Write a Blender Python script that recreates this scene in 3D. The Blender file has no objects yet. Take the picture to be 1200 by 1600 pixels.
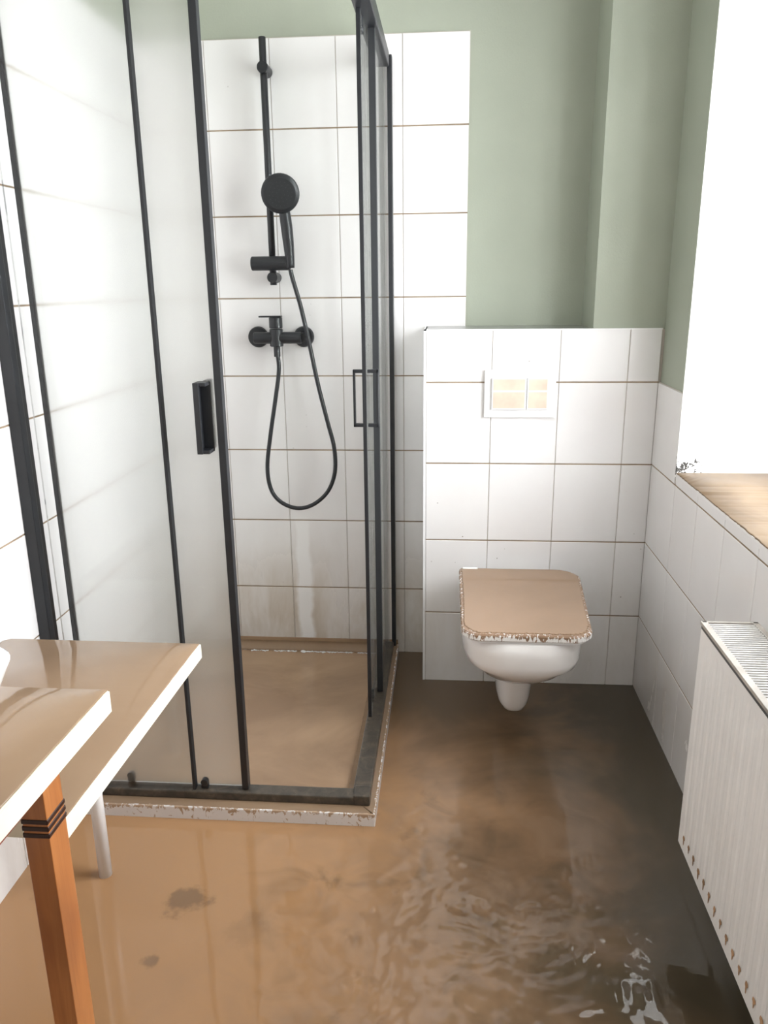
import bpy, bmesh, math, random
from mathutils import Vector, Matrix, noise
random.seed(7)
S = bpy.context.scene
COL = S.collection

# ------------------------------------------------------------------ camera
cam_d = bpy.data.cameras.new('camera')
cam = bpy.data.objects.new('camera', cam_d); COL.objects.link(cam)
YAW, PITCH, ROLL = 0.0817, 0.2789, -0.0111
_f = Vector((-math.sin(YAW)*math.cos(PITCH), math.cos(YAW)*math.cos(PITCH), -math.sin(PITCH)))
_r = Vector((math.cos(YAW), math.sin(YAW), 0)); _u = _r.cross(_f)
_r2 = math.cos(ROLL)*_r + math.sin(ROLL)*_u; _u2 = -math.sin(ROLL)*_r + math.cos(ROLL)*_u
M4 = Matrix(((_r2.x, _u2.x, -_f.x, 0.0677), (_r2.y, _u2.y, -_f.y, -2.3998), (_r2.z, _u2.z, -_f.z, 1.276), (0, 0, 0, 1)))
cam.matrix_world = M4
cam_d.sensor_fit = 'HORIZONTAL'; cam_d.sensor_width = 36; cam_d.lens = 1228.4/1200*36
cam_d.clip_start = 0.01
S.camera = cam

# ------------------------------------------------------------------ world, lights, exposure
world = bpy.data.worlds.new('world'); S.world = world; world.use_nodes = True
bg = world.node_tree.nodes['Background']
bg.inputs[0].default_value = (0.93, 0.96, 1.0, 1); bg.inputs[1].default_value = 14.0

def area(name, loc, rot, sx, sy, power, col=(1, 1, 1), portal=False):
    l = bpy.data.lights.new(name, 'AREA'); l.shape = 'RECTANGLE'; l.size = sx; l.size_y = sy
    l.energy = power; l.color = col
    if portal: l.cycles.is_portal = True
    o = bpy.data.objects.new(name, l); COL.objects.link(o); o.location = loc; o.rotation_euler = rot
    return o
PI = math.pi
area('window_daylight_portal', (1.06, -0.84, 1.42), (0, PI/2, 0), 1.3, 1.2, 1, portal=True)
area('doorway_fill', (-0.05, -3.25, 1.25), (PI/2, 0, 0), 1.0, 1.9, 5, (1.0, 0.97, 0.93))  # soft fill added behind the camera for a presumed open door
area('ceiling_fill', (-0.1, -1.25, 2.47), (0, 0, 0), 0.5, 0.5, 1.5, (1.0, 0.97, 0.92))  # soft overhead fill added to lift the room, no fixture known there

S.view_settings.view_transform = 'Standard'; S.view_settings.look = 'None'
S.view_settings.gamma = 1; S.view_settings.use_curve_mapping = False
S.view_settings.exposure = 0.72

# ------------------------------------------------------------------ materials
def mat(name):
    m = bpy.data.materials.new(name); m.use_nodes = True
    nt = m.node_tree; b = nt.nodes['Principled BSDF']
    return m, nt, b
def N(nt, t, **kw):
    n = nt.nodes.new(t)
    for k, v in kw.items(): setattr(n, k, v)
    return n
def ramp(nt, fac, stops):
    r = N(nt, 'ShaderNodeValToRGB'); cr = r.color_ramp
    while len(cr.elements) < len(stops): cr.elements.new(0.5)
    for e, (p, c) in zip(cr.elements, stops):
        e.position = p; e.color = c if len(c) == 4 else (*c, 1)
    nt.links.new(fac, r.inputs[0]); return r.outputs[0]
def mixc(nt, fac, a, b):
    m = N(nt, 'ShaderNodeMix', data_type='RGBA')
    for s, i in ((fac, 0), (a, 6), (b, 7)):
        if hasattr(s, 'links'): nt.links.new(s, m.inputs[i])
        else: m.inputs[i].default_value = s if not isinstance(s, tuple) or len(s) == 4 else (*s, 1)
    return m.outputs[2]
def math_(nt, op, a, b=0.0, clamp=False):
    m = N(nt, 'ShaderNodeMath', operation=op, use_clamp=clamp)
    for s, i in ((a, 0), (b, 1)):
        if hasattr(s, 'links'): nt.links.new(s, m.inputs[i])
        else: m.inputs[i].default_value = s
    return m.outputs[0]
def wpos(nt):
    g = N(nt, 'ShaderNodeNewGeometry'); s = N(nt, 'ShaderNodeSeparateXYZ')
    nt.links.new(g.outputs['Position'], s.inputs[0]); return g.outputs['Position'], s.outputs
def smooth(nt, v, a, b):
    m = N(nt, 'ShaderNodeMapRange', interpolation_type='SMOOTHSTEP')
    nt.links.new(v, m.inputs[0]); m.inputs[1].default_value = a; m.inputs[2].default_value = b
    return m.outputs[0]
def noise_n(nt, vec, scale, detail=3, rough=0.55, dist=0.0, stretch=None):
    n = N(nt, 'ShaderNodeTexNoise'); n.inputs['Scale'].default_value = scale
    n.inputs['Detail'].default_value = detail; n.inputs['Roughness'].default_value = rough
    n.inputs['Distortion'].default_value = dist
    if stretch:
        mp = N(nt, 'ShaderNodeMapping'); mp.inputs['Scale'].default_value = stretch
        nt.links.new(vec, mp.inputs[0]); vec = mp.outputs[0]
    nt.links.new(vec, n.inputs['Vector']); return n.outputs[0]
def bump(nt, b, h, strength, dist=0.01):
    bn = N(nt, 'ShaderNodeBump'); bn.inputs['Strength'].default_value = strength; bn.inputs['Distance'].default_value = dist
    nt.links.new(h, bn.inputs['Height']); nt.links.new(bn.outputs[0], b.inputs['Normal'])
def plain(name, c, rough, metal=0.0, coat=0.0, var=0.06):
    m, nt, b = mat(name); p, _ = wpos(nt)
    n = noise_n(nt, p, 14, 3)
    lo = tuple(x*(1-var) for x in c); hi = tuple(min(1, x*(1+var)) for x in c)
    nt.links.new(ramp(nt, n, [(0.3, lo), (0.7, hi)]), b.inputs['Base Color'])
    b.inputs['Roughness'].default_value = rough; b.inputs['Metallic'].default_value = metal
    b.inputs['Coat Weight'].default_value = coat
    return m

def tile_material(name, film=0.5, streak=False, specks=1.0):
    m, nt, b = mat(name); p, xyz = wpos(nt)
    base = ramp(nt, noise_n(nt, p, 3.5, 4), [(0.3, (0.76, 0.735, 0.73)), (0.7, (0.80, 0.785, 0.78))])
    # dried silt wiped over the glaze, heavier near the flood line, patchy
    low = smooth(nt, xyz[2], 0.55, 0.08)
    patch = smooth(nt, noise_n(nt, p, 7, 5, 0.65, 0.4, (1, 1, 0.35)), 0.28, 0.75)
    f = math_(nt, 'MULTIPLY', math_(nt, 'MULTIPLY', low, math_(nt, 'ADD', patch, 0.25)), film, True)
    if streak:                      # a clean run where water ran down below the hose
        dx = math_(nt, 'ABSOLUTE', math_(nt, 'SUBTRACT', xyz[0], math_(nt, 'ADD', math_(nt, 'MULTIPLY', noise_n(nt, p, 9), 0.05), -0.458)))
        cl = math_(nt, 'MULTIPLY', smooth(nt, dx, 0.035, 0.018), smooth(nt, xyz[2], 0.52, 0.47))
        f = math_(nt, 'MULTIPLY', f, math_(nt, 'SUBTRACT', 1.0, cl))
        base = mixc(nt, math_(nt, 'MULTIPLY', cl, 0.6), base, (0.88, 0.87, 0.86))
    c = mixc(nt, f, base, (0.50, 0.42, 0.33))
    # small dirt specks
    v = N(nt, 'ShaderNodeTexVoronoi'); v.inputs['Scale'].default_value = 38; nt.links.new(p, v.inputs['Vector'])
    sp = smooth(nt, v.outputs['Distance'], 0.10, 0.05)
    rare = smooth(nt, noise_n(nt, p, 5.5, 2), 0.53, 0.60)
    keep = math_(nt, 'GREATER_THAN', N_color_r(nt, v.outputs['Color']), 0.55)
    s = math_(nt, 'MULTIPLY', math_(nt, 'MULTIPLY', sp, rare), math_(nt, 'MULTIPLY', keep, 0.8*specks))
    c = mixc(nt, s, c, (0.16, 0.12, 0.09))
    nt.links.new(c, b.inputs['Base Color'])
    nt.links.new(math_(nt, 'ADD', math_(nt, 'MULTIPLY', f, 0.5), 0.14), b.inputs['Roughness'])
    b.inputs['IOR'].default_value = 1.5
    bump(nt, b, noise_n(nt, p, 6, 2), 0.06, 0.004)
    return m
def N_color_r(nt, c):
    s = N(nt, 'ShaderNodeSeparateColor'); nt.links.new(c, s.inputs[0]); return s.outputs[0]

M_TILE = tile_material('tile_glaze', 0.28)
M_TILE_SHOWER = tile_material('tile_glaze_shower', 0.75, True, 0.3)
M_GROUT = plain('light_grout', (0.56, 0.51, 0.46), 0.85)
M_MUDGROUT = plain('silted_grout', (0.26, 0.19, 0.125), 0.8, var=0.3)
M_WHITE = plain('white_paint', (0.82, 0.81, 0.79), 0.6, var=0.02)
M_PLASTIC = plain('white_plastic', (0.82, 0.81, 0.81), 0.25, var=0.02)
M_CERAMIC = plain('white_ceramic', (0.84, 0.81, 0.79), 0.08, coat=0.3, var=0.02)
M_BLACK = plain('black_metal', (0.014, 0.015, 0.018), 0.38, var=0.2)
M_BLACKSOFT = plain('black_rubber', (0.010, 0.011, 0.013), 0.6)
M_DGREY = plain('dark_grey_metal', (0.07, 0.07, 0.07), 0.4)
M_STEEL = plain('steel_trim', (0.45, 0.45, 0.44), 0.3, 0.8)
M_RADW = plain('radiator_enamel', (0.83, 0.80, 0.775), 0.35, var=0.03)
M_RADLIP = plain('silted_enamel', (0.42, 0.38, 0.34), 0.45, var=0.25)
M_SLABEDGE = plain('slab_edge', (0.80, 0.76, 0.62), 0.45, var=0.03)
M_REDWOOD = plain('red_wood', (0.20, 0.05, 0.03), 0.5)
M_DARKWOOD = plain('dark_wood', (0.035, 0.014, 0.010), 0.3)
M_PEARL = plain('silt_dried', (0.62, 0.50, 0.40), 0.6, var=0.15)
M_RUST = plain('rust_mud', (0.33, 0.19, 0.10), 0.8, var=0.4)

def green():
    m, nt, b = mat('sage_green_paint'); p, _ = wpos(nt)
    nt.links.new(ramp(nt, noise_n(nt, p, 4, 4), [(0.3, (0.335, 0.36, 0.29)), (0.7, (0.365, 0.39, 0.315))]), b.inputs['Base Color'])
    b.inputs['Roughness'].default_value = 0.7
    bump(nt, b, noise_n(nt, p, 160, 3, 0.7), 0.25, 0.002)
    return m
M_GREEN = green()

def jamb():
    m, nt, b = mat('window_reveal_paint'); p, xyz = wpos(nt)
    v = N(nt, 'ShaderNodeTexVoronoi'); v.inputs['Scale'].default_value = 70; nt.links.new(p, v.inputs['Vector'])
    n = noise_n(nt, p, 75, 3, 0.6, 0.6)
    near = math_(nt, 'MULTIPLY', smooth(nt, xyz[2], 0.88, 0.78), smooth(nt, xyz[0], 0.86, 0.69))
    s = math_(nt, 'GREATER_THAN', math_(nt, 'ADD', math_(nt, 'MULTIPLY', near, 0.30), n), 0.78)
    c = mixc(nt, math_(nt, 'MULTIPLY', s, 0.97), (0.85, 0.84, 0.82), (0.02, 0.016, 0.012))
    nt.links.new(c, b.inputs['Base Color']); b.inputs['Roughness'].default_value = 0.6
    return m
M_JAMB = jamb()

def mud(name, light, dark, rough=0.07, scale=3.0, bmp=0.0, relief=None):
    m, nt, b = mat(name); p, xyz = wpos(nt)
    n = noise_n(nt, p, scale, 5, 0.55, 0.8)
    nt.links.new(ramp(nt, n, [(0.35, dark), (0.65, light)]), b.inputs['Base Color'])
    b.inputs['Roughness'].default_value = rough; b.inputs['IOR'].default_value = 1.36
    if bmp: bump(nt, b, noise_n(nt, p, 40, 3), bmp, 0.003)
    return m
M_MUD = mud('wet_mud_film', (0.275, 0.185, 0.118), (0.245, 0.162, 0.102), 0.06, 3)
M_MUD_TRAY = mud('wet_mud_tray', (0.40, 0.265, 0.165), (0.25, 0.16, 0.10), 0.12, 2.5)
M_MUD_LID = mud('wet_mud_lid', (0.31, 0.205, 0.135), (0.28, 0.185, 0.12), 0.05, 3)
M_MUD_SILL = mud('wet_mud_sill', (0.24, 0.165, 0.10), (0.18, 0.12, 0.072), 0.3, 6, 0.1)
M_MUD_SILL.node_tree.nodes['Principled BSDF'].inputs['IOR'].default_value = 1.2
M_MUD_DARK = mud('dark_mud', (0.16, 0.10, 0.06), (0.09, 0.055, 0.035), 0.3, 20)

def edge_silt(name, thr=0.5, axis_scale=(1, 1, 0.25), scale=90, brown=(0.26, 0.16, 0.10), white=(0.82, 0.79, 0.76), lip=0):
    """white rim with brown silt runs over it"""
    m, nt, b = mat(name); p, xyz = wpos(nt)
    n = noise_n(nt, p, scale, 4, 0.6, 1.0, axis_scale)
    if lip: n = math_(nt, 'ADD', n, math_(nt, 'MULTIPLY', smooth(nt, xyz[2], lip-0.016, lip), 0.16))
    f = smooth(nt, n, thr, thr+0.06)
    nt.links.new(mixc(nt, f, white, brown), b.inputs['Base Color'])
    b.inputs['Roughness'].default_value = 0.25
    return m
M_LID_EDGE = edge_silt('lid_edge_silt', 0.53, (1, 1, 0.3), 130, lip=0.43)
M_TRAY_EDGE = edge_silt('tray_edge_silt', 0.60, (1, 1, 0.6), 70, (0.40, 0.28, 0.19), (0.72, 0.69, 0.68), 0.034)
M_LINE = edge_silt('silt_waterline', 0.52, (1, 1, 1), 60, (0.36, 0.25, 0.17), (0.85, 0.80, 0.76))

def wood():
    m, nt, b = mat('orange_varnished_wood'); p, xyz = wpos(nt)
    n = noise_n(nt, p, 30, 5, 0.6, 1.2, (1, 1, 0.06))
    n2 = noise_n(nt, p, 9, 3, 0.5, 0.3, (1, 1, 0.3))
    c = ramp(nt, n, [(0.25, (0.30, 0.095, 0.030)), (0.55, (0.46, 0.175, 0.055)), (0.8, (0.60, 0.26, 0.09))])
    c = mixc(nt, math_(nt, 'MULTIPLY', smooth(nt, n2, 0.55, 0.72), 0.45), c, (0.17, 0.05, 0.02))
    nt.links.new(c, b.inputs['Base Color']); b.inputs['Roughness'].default_value = 0.3
    b.inputs['Coat Weight'].default_value = 0.3
    return m
M_WOOD = wood()

def water():
    m, nt, b = mat('muddy_flood_water'); p, xyz = wpos(nt)
    # base colour: pale on the left, darker to the right and back
    warp = math_(nt, 'MULTIPLY', math_(nt, 'SUBTRACT', noise_n(nt, p, 2.2, 4, 0.6, 0.5), 0.5), 1.1)
    a = math_(nt, 'ADD', xyz[0], warp)
    t = smooth(nt, a, -0.45, 0.62)
    back = smooth(nt, math_(nt, 'ADD', xyz[1], math_(nt, 'MULTIPLY', warp, 0.5)), -0.55, -0.12)
    t2 = math_(nt, 'MAXIMUM', t, math_(nt, 'MULTIPLY', back, 0.85))
    c = ramp(nt, t2, [(0.0, (0.385, 0.215, 0.105)), (0.4, (0.285, 0.168, 0.092)), (0.75, (0.160, 0.098, 0.055)), (1.0, (0.066, 0.052, 0.034))])
    # pale and dark swirls of rippled reflection, painted into the water colour
    sw = noise_n(nt, p, 8, 3, 0.5, 0.8)
    mk = math_(nt, 'MULTIPLY', smooth(nt, xyz[0], -0.5, -0.1), smooth(nt, xyz[0], 0.6, 0.3))
    mk = math_(nt, 'MULTIPLY', mk, smooth(nt, xyz[1], -0.3, -0.75))
    c = mixc(nt, math_(nt, 'MULTIPLY', math_(nt, 'MULTIPLY', smooth(nt, sw, 0.45, 0.75), mk), 0.5), c, (0.25, 0.16, 0.10))
    c = mixc(nt, math_(nt, 'MULTIPLY', math_(nt, 'MULTIPLY', smooth(nt, sw, 0.5, 0.25), mk), 0.5), c, (0.08, 0.058, 0.035))
    # clots of sediment on the left
    for (cx, cy, r, k) in ((-0.487, -1.03, 0.055, 0.55), (-0.80, -1.02, 0.04, 0.3), (-0.50, -1.19, 0.02, 0.5), (-0.33, -1.10, 0.06, 0.15)):
        vd = N(nt, 'ShaderNodeVectorMath', operation='DISTANCE'); nt.links.new(p, vd.inputs[0]); vd.inputs[1].default_value = (cx, cy, 0)
        d = math_(nt, 'ADD', vd.outputs['Value'], math_(nt, 'MULTIPLY', math_(nt, 'SUBTRACT', noise_n(nt, p, 22, 4), 0.5), r*2.4))
        c = mixc(nt, math_(nt, 'MULTIPLY', smooth(nt, d, r, r*0.35), k), c, (0.09, 0.06, 0.04))
    nt.links.new(c, b.inputs['Base Color'])
    b.inputs['Roughness'].default_value = 0.02; b.inputs['IOR'].default_value = 1.5
    return m
M_WATER = water()

def glass(name, film=0.0, rough=0.0, refr=0.0, tint=(0.985, 0.99, 0.985), filmcol=(0.86, 0.85, 0.82)):
    """shower glass; film = how much dried silt veils it"""
    m = bpy.data.materials.new(name); m.use_nodes = True; nt = m.node_tree; nt.nodes.clear()
    out = N(nt, 'ShaderNodeOutputMaterial'); p, xyz = wpos(nt)
    tr = N(nt, 'ShaderNodeBsdfTransparent'); tr.inputs[0].default_value = (*tint, 1)
    gl = N(nt, 'ShaderNodeBsdfGlossy'); gl.inputs['Roughness'].default_value = 0.05 + rough*0.2
    fr = N(nt, 'ShaderNodeFresnel'); fr.inputs['IOR'].default_value = 1.35
    core = tr.outputs[0]
    if film > 0:
        rf = N(nt, 'ShaderNodeBsdfRefraction'); rf.inputs['Roughness'].default_value = rough; rf.inputs['IOR'].default_value = 1.35
        rf.inputs[0].default_value = (*tint, 1)
        mx = N(nt, 'ShaderNodeMixShader'); mx.inputs[0].default_value = refr
        nt.links.new(core, mx.inputs[1]); nt.links.new(rf.outputs[0], mx.inputs[2])
        df = N(nt, 'ShaderNodeBsdfDiffuse'); df.inputs[0].default_value = (*filmcol, 1)
        tl = N(nt, 'ShaderNodeBsdfTranslucent'); tl.inputs[0].default_value = (*filmcol, 1)
        md = N(nt, 'ShaderNodeMixShader'); md.inputs[0].default_value = 0.5
        nt.links.new(df.outputs[0], md.inputs[1]); nt.links.new(tl.outputs[0], md.inputs[2])
        mf = N(nt, 'ShaderNodeMixShader')
        nn = noise_n(nt, p, 5, 4, 0.6, 0.5, (1, 1, 0.5))
        nt.links.new(math_(nt, 'MULTIPLY', math_(nt, 'ADD', math_(nt, 'MULTIPLY', nn, 0.4), 0.8), film), mf.inputs[0])
        nt.links.new(mx.outputs[0], mf.inputs[1]); nt.links.new(md.outputs[0], mf.inputs[2])
        core = mf.outputs[0]
    ms = N(nt, 'ShaderNodeMixShader')
    nt.links.new(math_(nt, 'MULTIPLY', fr.outputs[0], 0.6), ms.inputs[0])
    nt.links.new(core, ms.inputs[1]); nt.links.new(gl.outputs[0], ms.inputs[2])
    nt.links.new(ms.outputs[0], out.inputs[0])
    return m
M_GLASS = glass('clear_shower_glass')
M_GLASS_FILM = glass('silt_veiled_glass', 0.22, 0.24, 0.8)
M_GLASS_SIDE = glass('side_glass', 0.10, 0.03, 0.0, (0.965, 0.975, 0.965))

# ------------------------------------------------------------------ helpers
def link(name, me, m=None, parent=None, smooth_=False, loc=None):
    o = bpy.data.objects.new(name, me)
    if m: me.materials.append(m)
    COL.objects.link(o)
    if parent: o.parent = parent
    if loc: o.location = loc
    if smooth_:
        for p in me.polygons: p.use_smooth = True
    return o
def bm_obj(name, bm, m, parent=None, smooth_=False):
    me = bpy.data.meshes.new(name); bmesh.ops.recalc_face_normals(bm, faces=bm.faces); bm.to_mesh(me); bm.free()
    return link(name, me, m, parent, smooth_)
def bx(bm, x0, x1, y0, y1, z0, z1, bev=0.0, seg=2):
    g = bmesh.ops.create_cube(bm, size=1.0)['verts']
    for v in g:
        v.co = Vector(((x0+x1)/2 + v.co.x*(x1-x0), (y0+y1)/2 + v.co.y*(y1-y0), (z0+z1)/2 + v.co.z*(z1-z0)))
    if bev > 0:
        es = set(e for v in g for e in v.link_edges)
        bmesh.ops.bevel(bm, geom=list(es), offset=bev, segments=seg, affect='EDGES', profile=0.6)
def box(name, b, m, parent=None, bev=0.0, seg=2):
    bm = bmesh.new(); bx(bm, *b, bev=bev, seg=seg); return bm_obj(name, bm, m, parent)
def cyl(bm, p0, p1, r0, r1=None, seg=24, bev=0.0):
    r1 = r0 if r1 is None else r1
    p0 = Vector(p0); p1 = Vector(p1); d = p1-p0; L = d.length
    q = Vector((0, 0, 1)).rotation_difference(d.normalized()).to_matrix().to_4x4()
    prof = [(0, 0)] + ([(r0-bev, 0), (r0, bev), (r1, L-bev), (r1-bev, L)] if bev else [(r0, 0), (r1, L)]) + [(0, L)]
    lathe(bm, prof, Matrix.Translation(p0) @ q, seg)
def lathe(bm, prof, T=Matrix.Identity(4), seg=32, sx=1.0):
    rings = []
    for (r, z) in prof:
        if r <= 1e-6: rings.append([bm.verts.new(T @ Vector((0, 0, z)))])
        else: rings.append([bm.verts.new(T @ Vector((sx*r*math.cos(2*PI*k/seg), r*math.sin(2*PI*k/seg), z))) for k in range(seg)])
    for a, b in zip(rings, rings[1:]):
        for k in range(seg):
            k2 = (k+1) % seg
            if len(a) == 1 and len(b) == 1: continue
            if len(a) == 1: bm.faces.new((a[0], b[k], b[k2]))
            elif len(b) == 1: bm.faces.new((a[k], a[k2], b[0]))
            else: bm.faces.new((a[k], a[k2], b[k2], b[k]))
def tube(bm, pts, r, seg=12):
    pts = [Vector(p) for p in pts]; rings = []; up = None
    for i, p in enumerate(pts):
        t = (pts[min(i+1, len(pts)-1)] - pts[max(i-1, 0)]).normalized()
        if up is None: up = t.orthogonal().normalized()
        up = (up - t*up.dot(t)).normalized(); s = t.cross(up)
        rr = r(i/(len(pts)-1)) if callable(r) else r
        rings.append([bm.verts.new(p + (up*math.cos(2*PI*k/seg) + s*math.sin(2*PI*k/seg))*rr) for k in range(seg)])
    for a, b in zip(rings, rings[1:]):
        for k in range(seg): bm.faces.new((a[k], a[(k+1) % seg], b[(k+1) % seg], b[k]))
    bm.faces.new(rings[0]); bm.faces.new(list(reversed(rings[-1])))
def spline(ctrl, n=8):
    out = []; P = [Vector(c) for c in ctrl]; P = [P[0]*2-P[1]] + P + [P[-1]*2-P[-2]]
    for i in range(1, len(P)-2):
        for k in range(n):
            t = k/n; a, b, c, d = P[i-1:i+3]
            out.append(0.5*((2*b) + (c-a)*t + (2*a-5*b+4*c-d)*t*t + (3*b-a-3*c+d)*t**3))
    out.append(P[-2]); return out
def loft(bm, rings, cap0=True, cap1=True):
    vr = [[bm.verts.new(p) for p in r] for r in rings]; n = len(vr[0])
    for a, b in zip(vr, vr[1:]):
        for k in range(n): bm.faces.new((a[k], a[(k+1) % n], b[(k+1) % n], b[k]))
    if cap0: bm.faces.new(list(reversed(vr[0])))
    if cap1: bm.faces.new(vr[-1])
    return vr
def empty(name, loc, label=None, cat=None, group=None):
    o = bpy.data.objects.new(name, None); COL.objects.link(o); o.location = loc; o.empty_display_size = 0.05
    if label: tag(o, label, cat, group)
    return o
def tag(o, label, cat, group=None, kind=None):
    o['label'] = label; o['category'] = cat
    if group: o['group'] = group
    if kind: o['kind'] = kind
def child_of(root, objs):
    """objects were modelled in world coordinates: parent them keeping their place"""
    for o in objs:
        o.parent = root; o.matrix_parent_inverse = Matrix.Translation(-root.location)
def struct(name, bm, m):
    o = bm_obj(name, bm, m); o['kind'] = 'structure'; return o

# ------------------------------------------------------------------ room shell
XL, XR, YB, YF, ZC = -0.885, 0.691, 0.206, -3.3, 2.5
TT = 0.008
bm = bmesh.new(); bx(bm, XL-0.1, XR+0.1, YF-0.1, YB+0.15, -0.12, -0.03); struct('floor', bm, M_MUD_DARK)
bm = bmesh.new(); bx(bm, XL-0.1, XR+0.36, YF-0.1, YB+0.15, ZC, ZC+0.1); struct('ceiling', bm, M_WHITE)
bm = bmesh.new(); bx(bm, XL-0.1, XR+0.36, YB+TT, YB+0.15, -0.12, ZC)
wall_back = struct('wall_back', bm, M_GREEN)
bm = bmesh.new(); bx(bm, XL-0.1, XL-TT, YF, YB+TT, -0.12, ZC)
wall_left = struct('wall_left', bm, M_GREEN)
bm = bmesh.new(); bx(bm, XL-0.1, -0.55, YF-0.1, YF, -0.12, ZC); bx(bm, 0.45, XR+0.36, YF-0.1, YF, -0.12, ZC); bx(bm, -0.55, 0.45, YF-0.1, YF, 2.2, ZC)
bx(bm, -0.55, 0.45, YF-0.1, YF-0.06, -0.12, 2.2)
struct('wall_front', bm, M_GREEN)
# right wall with the window opening (thick outer wall)
WY0, WY1, WZ0, WZ1 = -1.42, -0.249, 0.765, 2.12
XO = XR+0.36
bm = bmesh.new()
bx(bm, XR+TT, XO, YF, YB+TT, -0.12, WZ0)
bx(bm, XR+TT, XO, WY1, YB+TT, WZ0, ZC)
bx(bm, XR+TT, XO, YF, WY0, WZ0, ZC)
bx(bm, XR+TT, XO, WY0, WY1, WZ1, ZC)
wall_right = struct('wall_right', bm, M_GREEN)
# plastered reveals of the window niche (white)
for b in ((XR+0.0005, XO-0.08, WY1-0.006, WY1, WZ0, WZ1), (XR+0.0005, XO-0.08, WY0, WY0+0.006, WZ0, WZ1), (XR+0.0005, XO-0.08, WY0, WY1, WZ1-0.006, WZ1)):
    box('reveal', b, M_JAMB, wall_right)
# chimney breast standing forward beside the window wall
bm = bmesh.new(); bx(bm, 0.493, XR+TT, 0.010, YB+TT, 0.0, ZC); wall_chim = struct('wall_chimney', bm, M_GREEN)
# installation box behind the toilet
ZT = 1.1525
bm = bmesh.new(); bx(bm, 0.002, XR+TT, TT, YB+TT, -0.03, ZT-0.004); wall_box = struct('wall_toilet', bm, M_GROUT)
bm = bmesh.new(); bx(bm, -0.004, 0.0035, -0.0015, YB, -0.02, ZT); bx(bm, -0.004, XR, -0.0015, 0.006, ZT-0.004, ZT)
t1 = struct('trim_1', bm, M_PLASTIC)
bm = bmesh.new(); bx(bm, 0.0, 0.493, 0.006, YB+TT, ZT-0.006, ZT); struct('trim_2', bm, M_STEEL)

# ------------------------------------------------------------------ wall tiles (each its own piece)
_tm = {}
def tile_mesh(w, h, m):
    k = (round(w, 4), round(h, 4), m.name)
    if k not in _tm:
        me = bpy.data.meshes.new('tile'); c = 0.0012; t = TT
        a = [(-w/2, 0, -h/2), (w/2, 0, -h/2), (w/2, 0, h/2), (-w/2, 0, h/2)]
        bq = [(x, -t+c, z) for x, _, z in a]
        cq = [(x-math.copysign(c, x), -t, z-math.copysign(c, z)) for x, _, z in a]
        f = [(8, 9, 10, 11)] + [(i, (i+1) % 4, (i+1) % 4+4, i+4) for i in range(4)] + [(i+4, (i+1) % 4+4, (i+1) % 4+8, i+8) for i in range(4)] + [(3, 2, 1, 0)]
        me.from_pydata(a+bq+cq, [], f); me.materials.append(m); me.update(); _tm[k] = me
    return _tm[k]
GV, GH = 0.0022, 0.0038
def lay(wall, origin, rot, us, zs, m, skip=None):
    """tiles between consecutive seams us (along the wall) and zs (height)"""
    R = Matrix.Rotation(rot, 4, 'Z'); T = Matrix.Translation(origin) @ R
    for u0, u1 in zip(us, us[1:]):
        for z0, z1 in zip(zs, zs[1:]):
            if skip and skip((u0+u1)/2, (z0+z1)/2): continue
            w, h = u1-u0-GV, z1-z0-GH
            if w < 0.01 or h < 0.008: continue
            o = bpy.data.objects.new('tile', tile_mesh(w, h, m)); COL.objects.link(o); o.parent = wall
            o.matrix_world = T @ Matrix.Translation(((u0+u1)/2, TT, (z0+z1)/2)) @ Matrix.Rotation(random.gauss(0, 0.0008), 4, 'X') @ Matrix.Rotation(random.gauss(0, 0.0008), 4, 'Z')
def joints(wall, origin, rot, us, zs, u_span, z_span, brown=True):
    """grout bed behind the tiles and the silt lying in each level joint"""
    T = Matrix.Translation(origin) @ Matrix.Rotation(rot, 4, 'Z')
    bm = bmesh.new(); bx(bm, u_span[0], u_span[1], TT-0.005, TT+0.001, z_span[0], z_span[1])
    bmesh.ops.transform(bm, matrix=T, verts=bm.verts); bm_obj('grout_bed', bm, M_GROUT, wall)
    for z in zs:
        bm = bmesh.new(); bx(bm, u_span[0], u_span[1], TT-0.0068, TT, z-GH/2-0.0001, z+GH/2+0.0001)
        bmesh.ops.transform(bm, matrix=T, verts=bm.verts); bm_obj('grout_line', bm, M_MUDGROUT, wall)

zb = [-0.03] + [0.244+0.25*k for k in range(8)]
us = [XL, -0.676, -0.476, -0.276, -0.076, 0.124]
lay(wall_back, (0, YB, 0), 0, us, zb, M_TILE_SHOWER, lambda u, z: u > 0 and z < 0.9)
lay(wall_back, (0, YB, 0), 0, [-0.076, 0.001], [z for z in zb if z < 1.0], M_TILE_SHOWER)
joints(wall_back, (0, YB, 0), 0, us, zb[1:-1], (XL, 0.124), (-0.03, 1.994))
zp = [-0.03, 0.246, 0.496, 0.746, 0.996, ZT]
lay(wall_box, (0, 0, 0), 0, [0.0035, 0.2, 0.4, 0.6, XR], zp, M_TILE)
joints(wall_box, (0, 0, 0), 0, None, zp[1:-1], (0.0035, XR), (-0.03, ZT-0.004))
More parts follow.
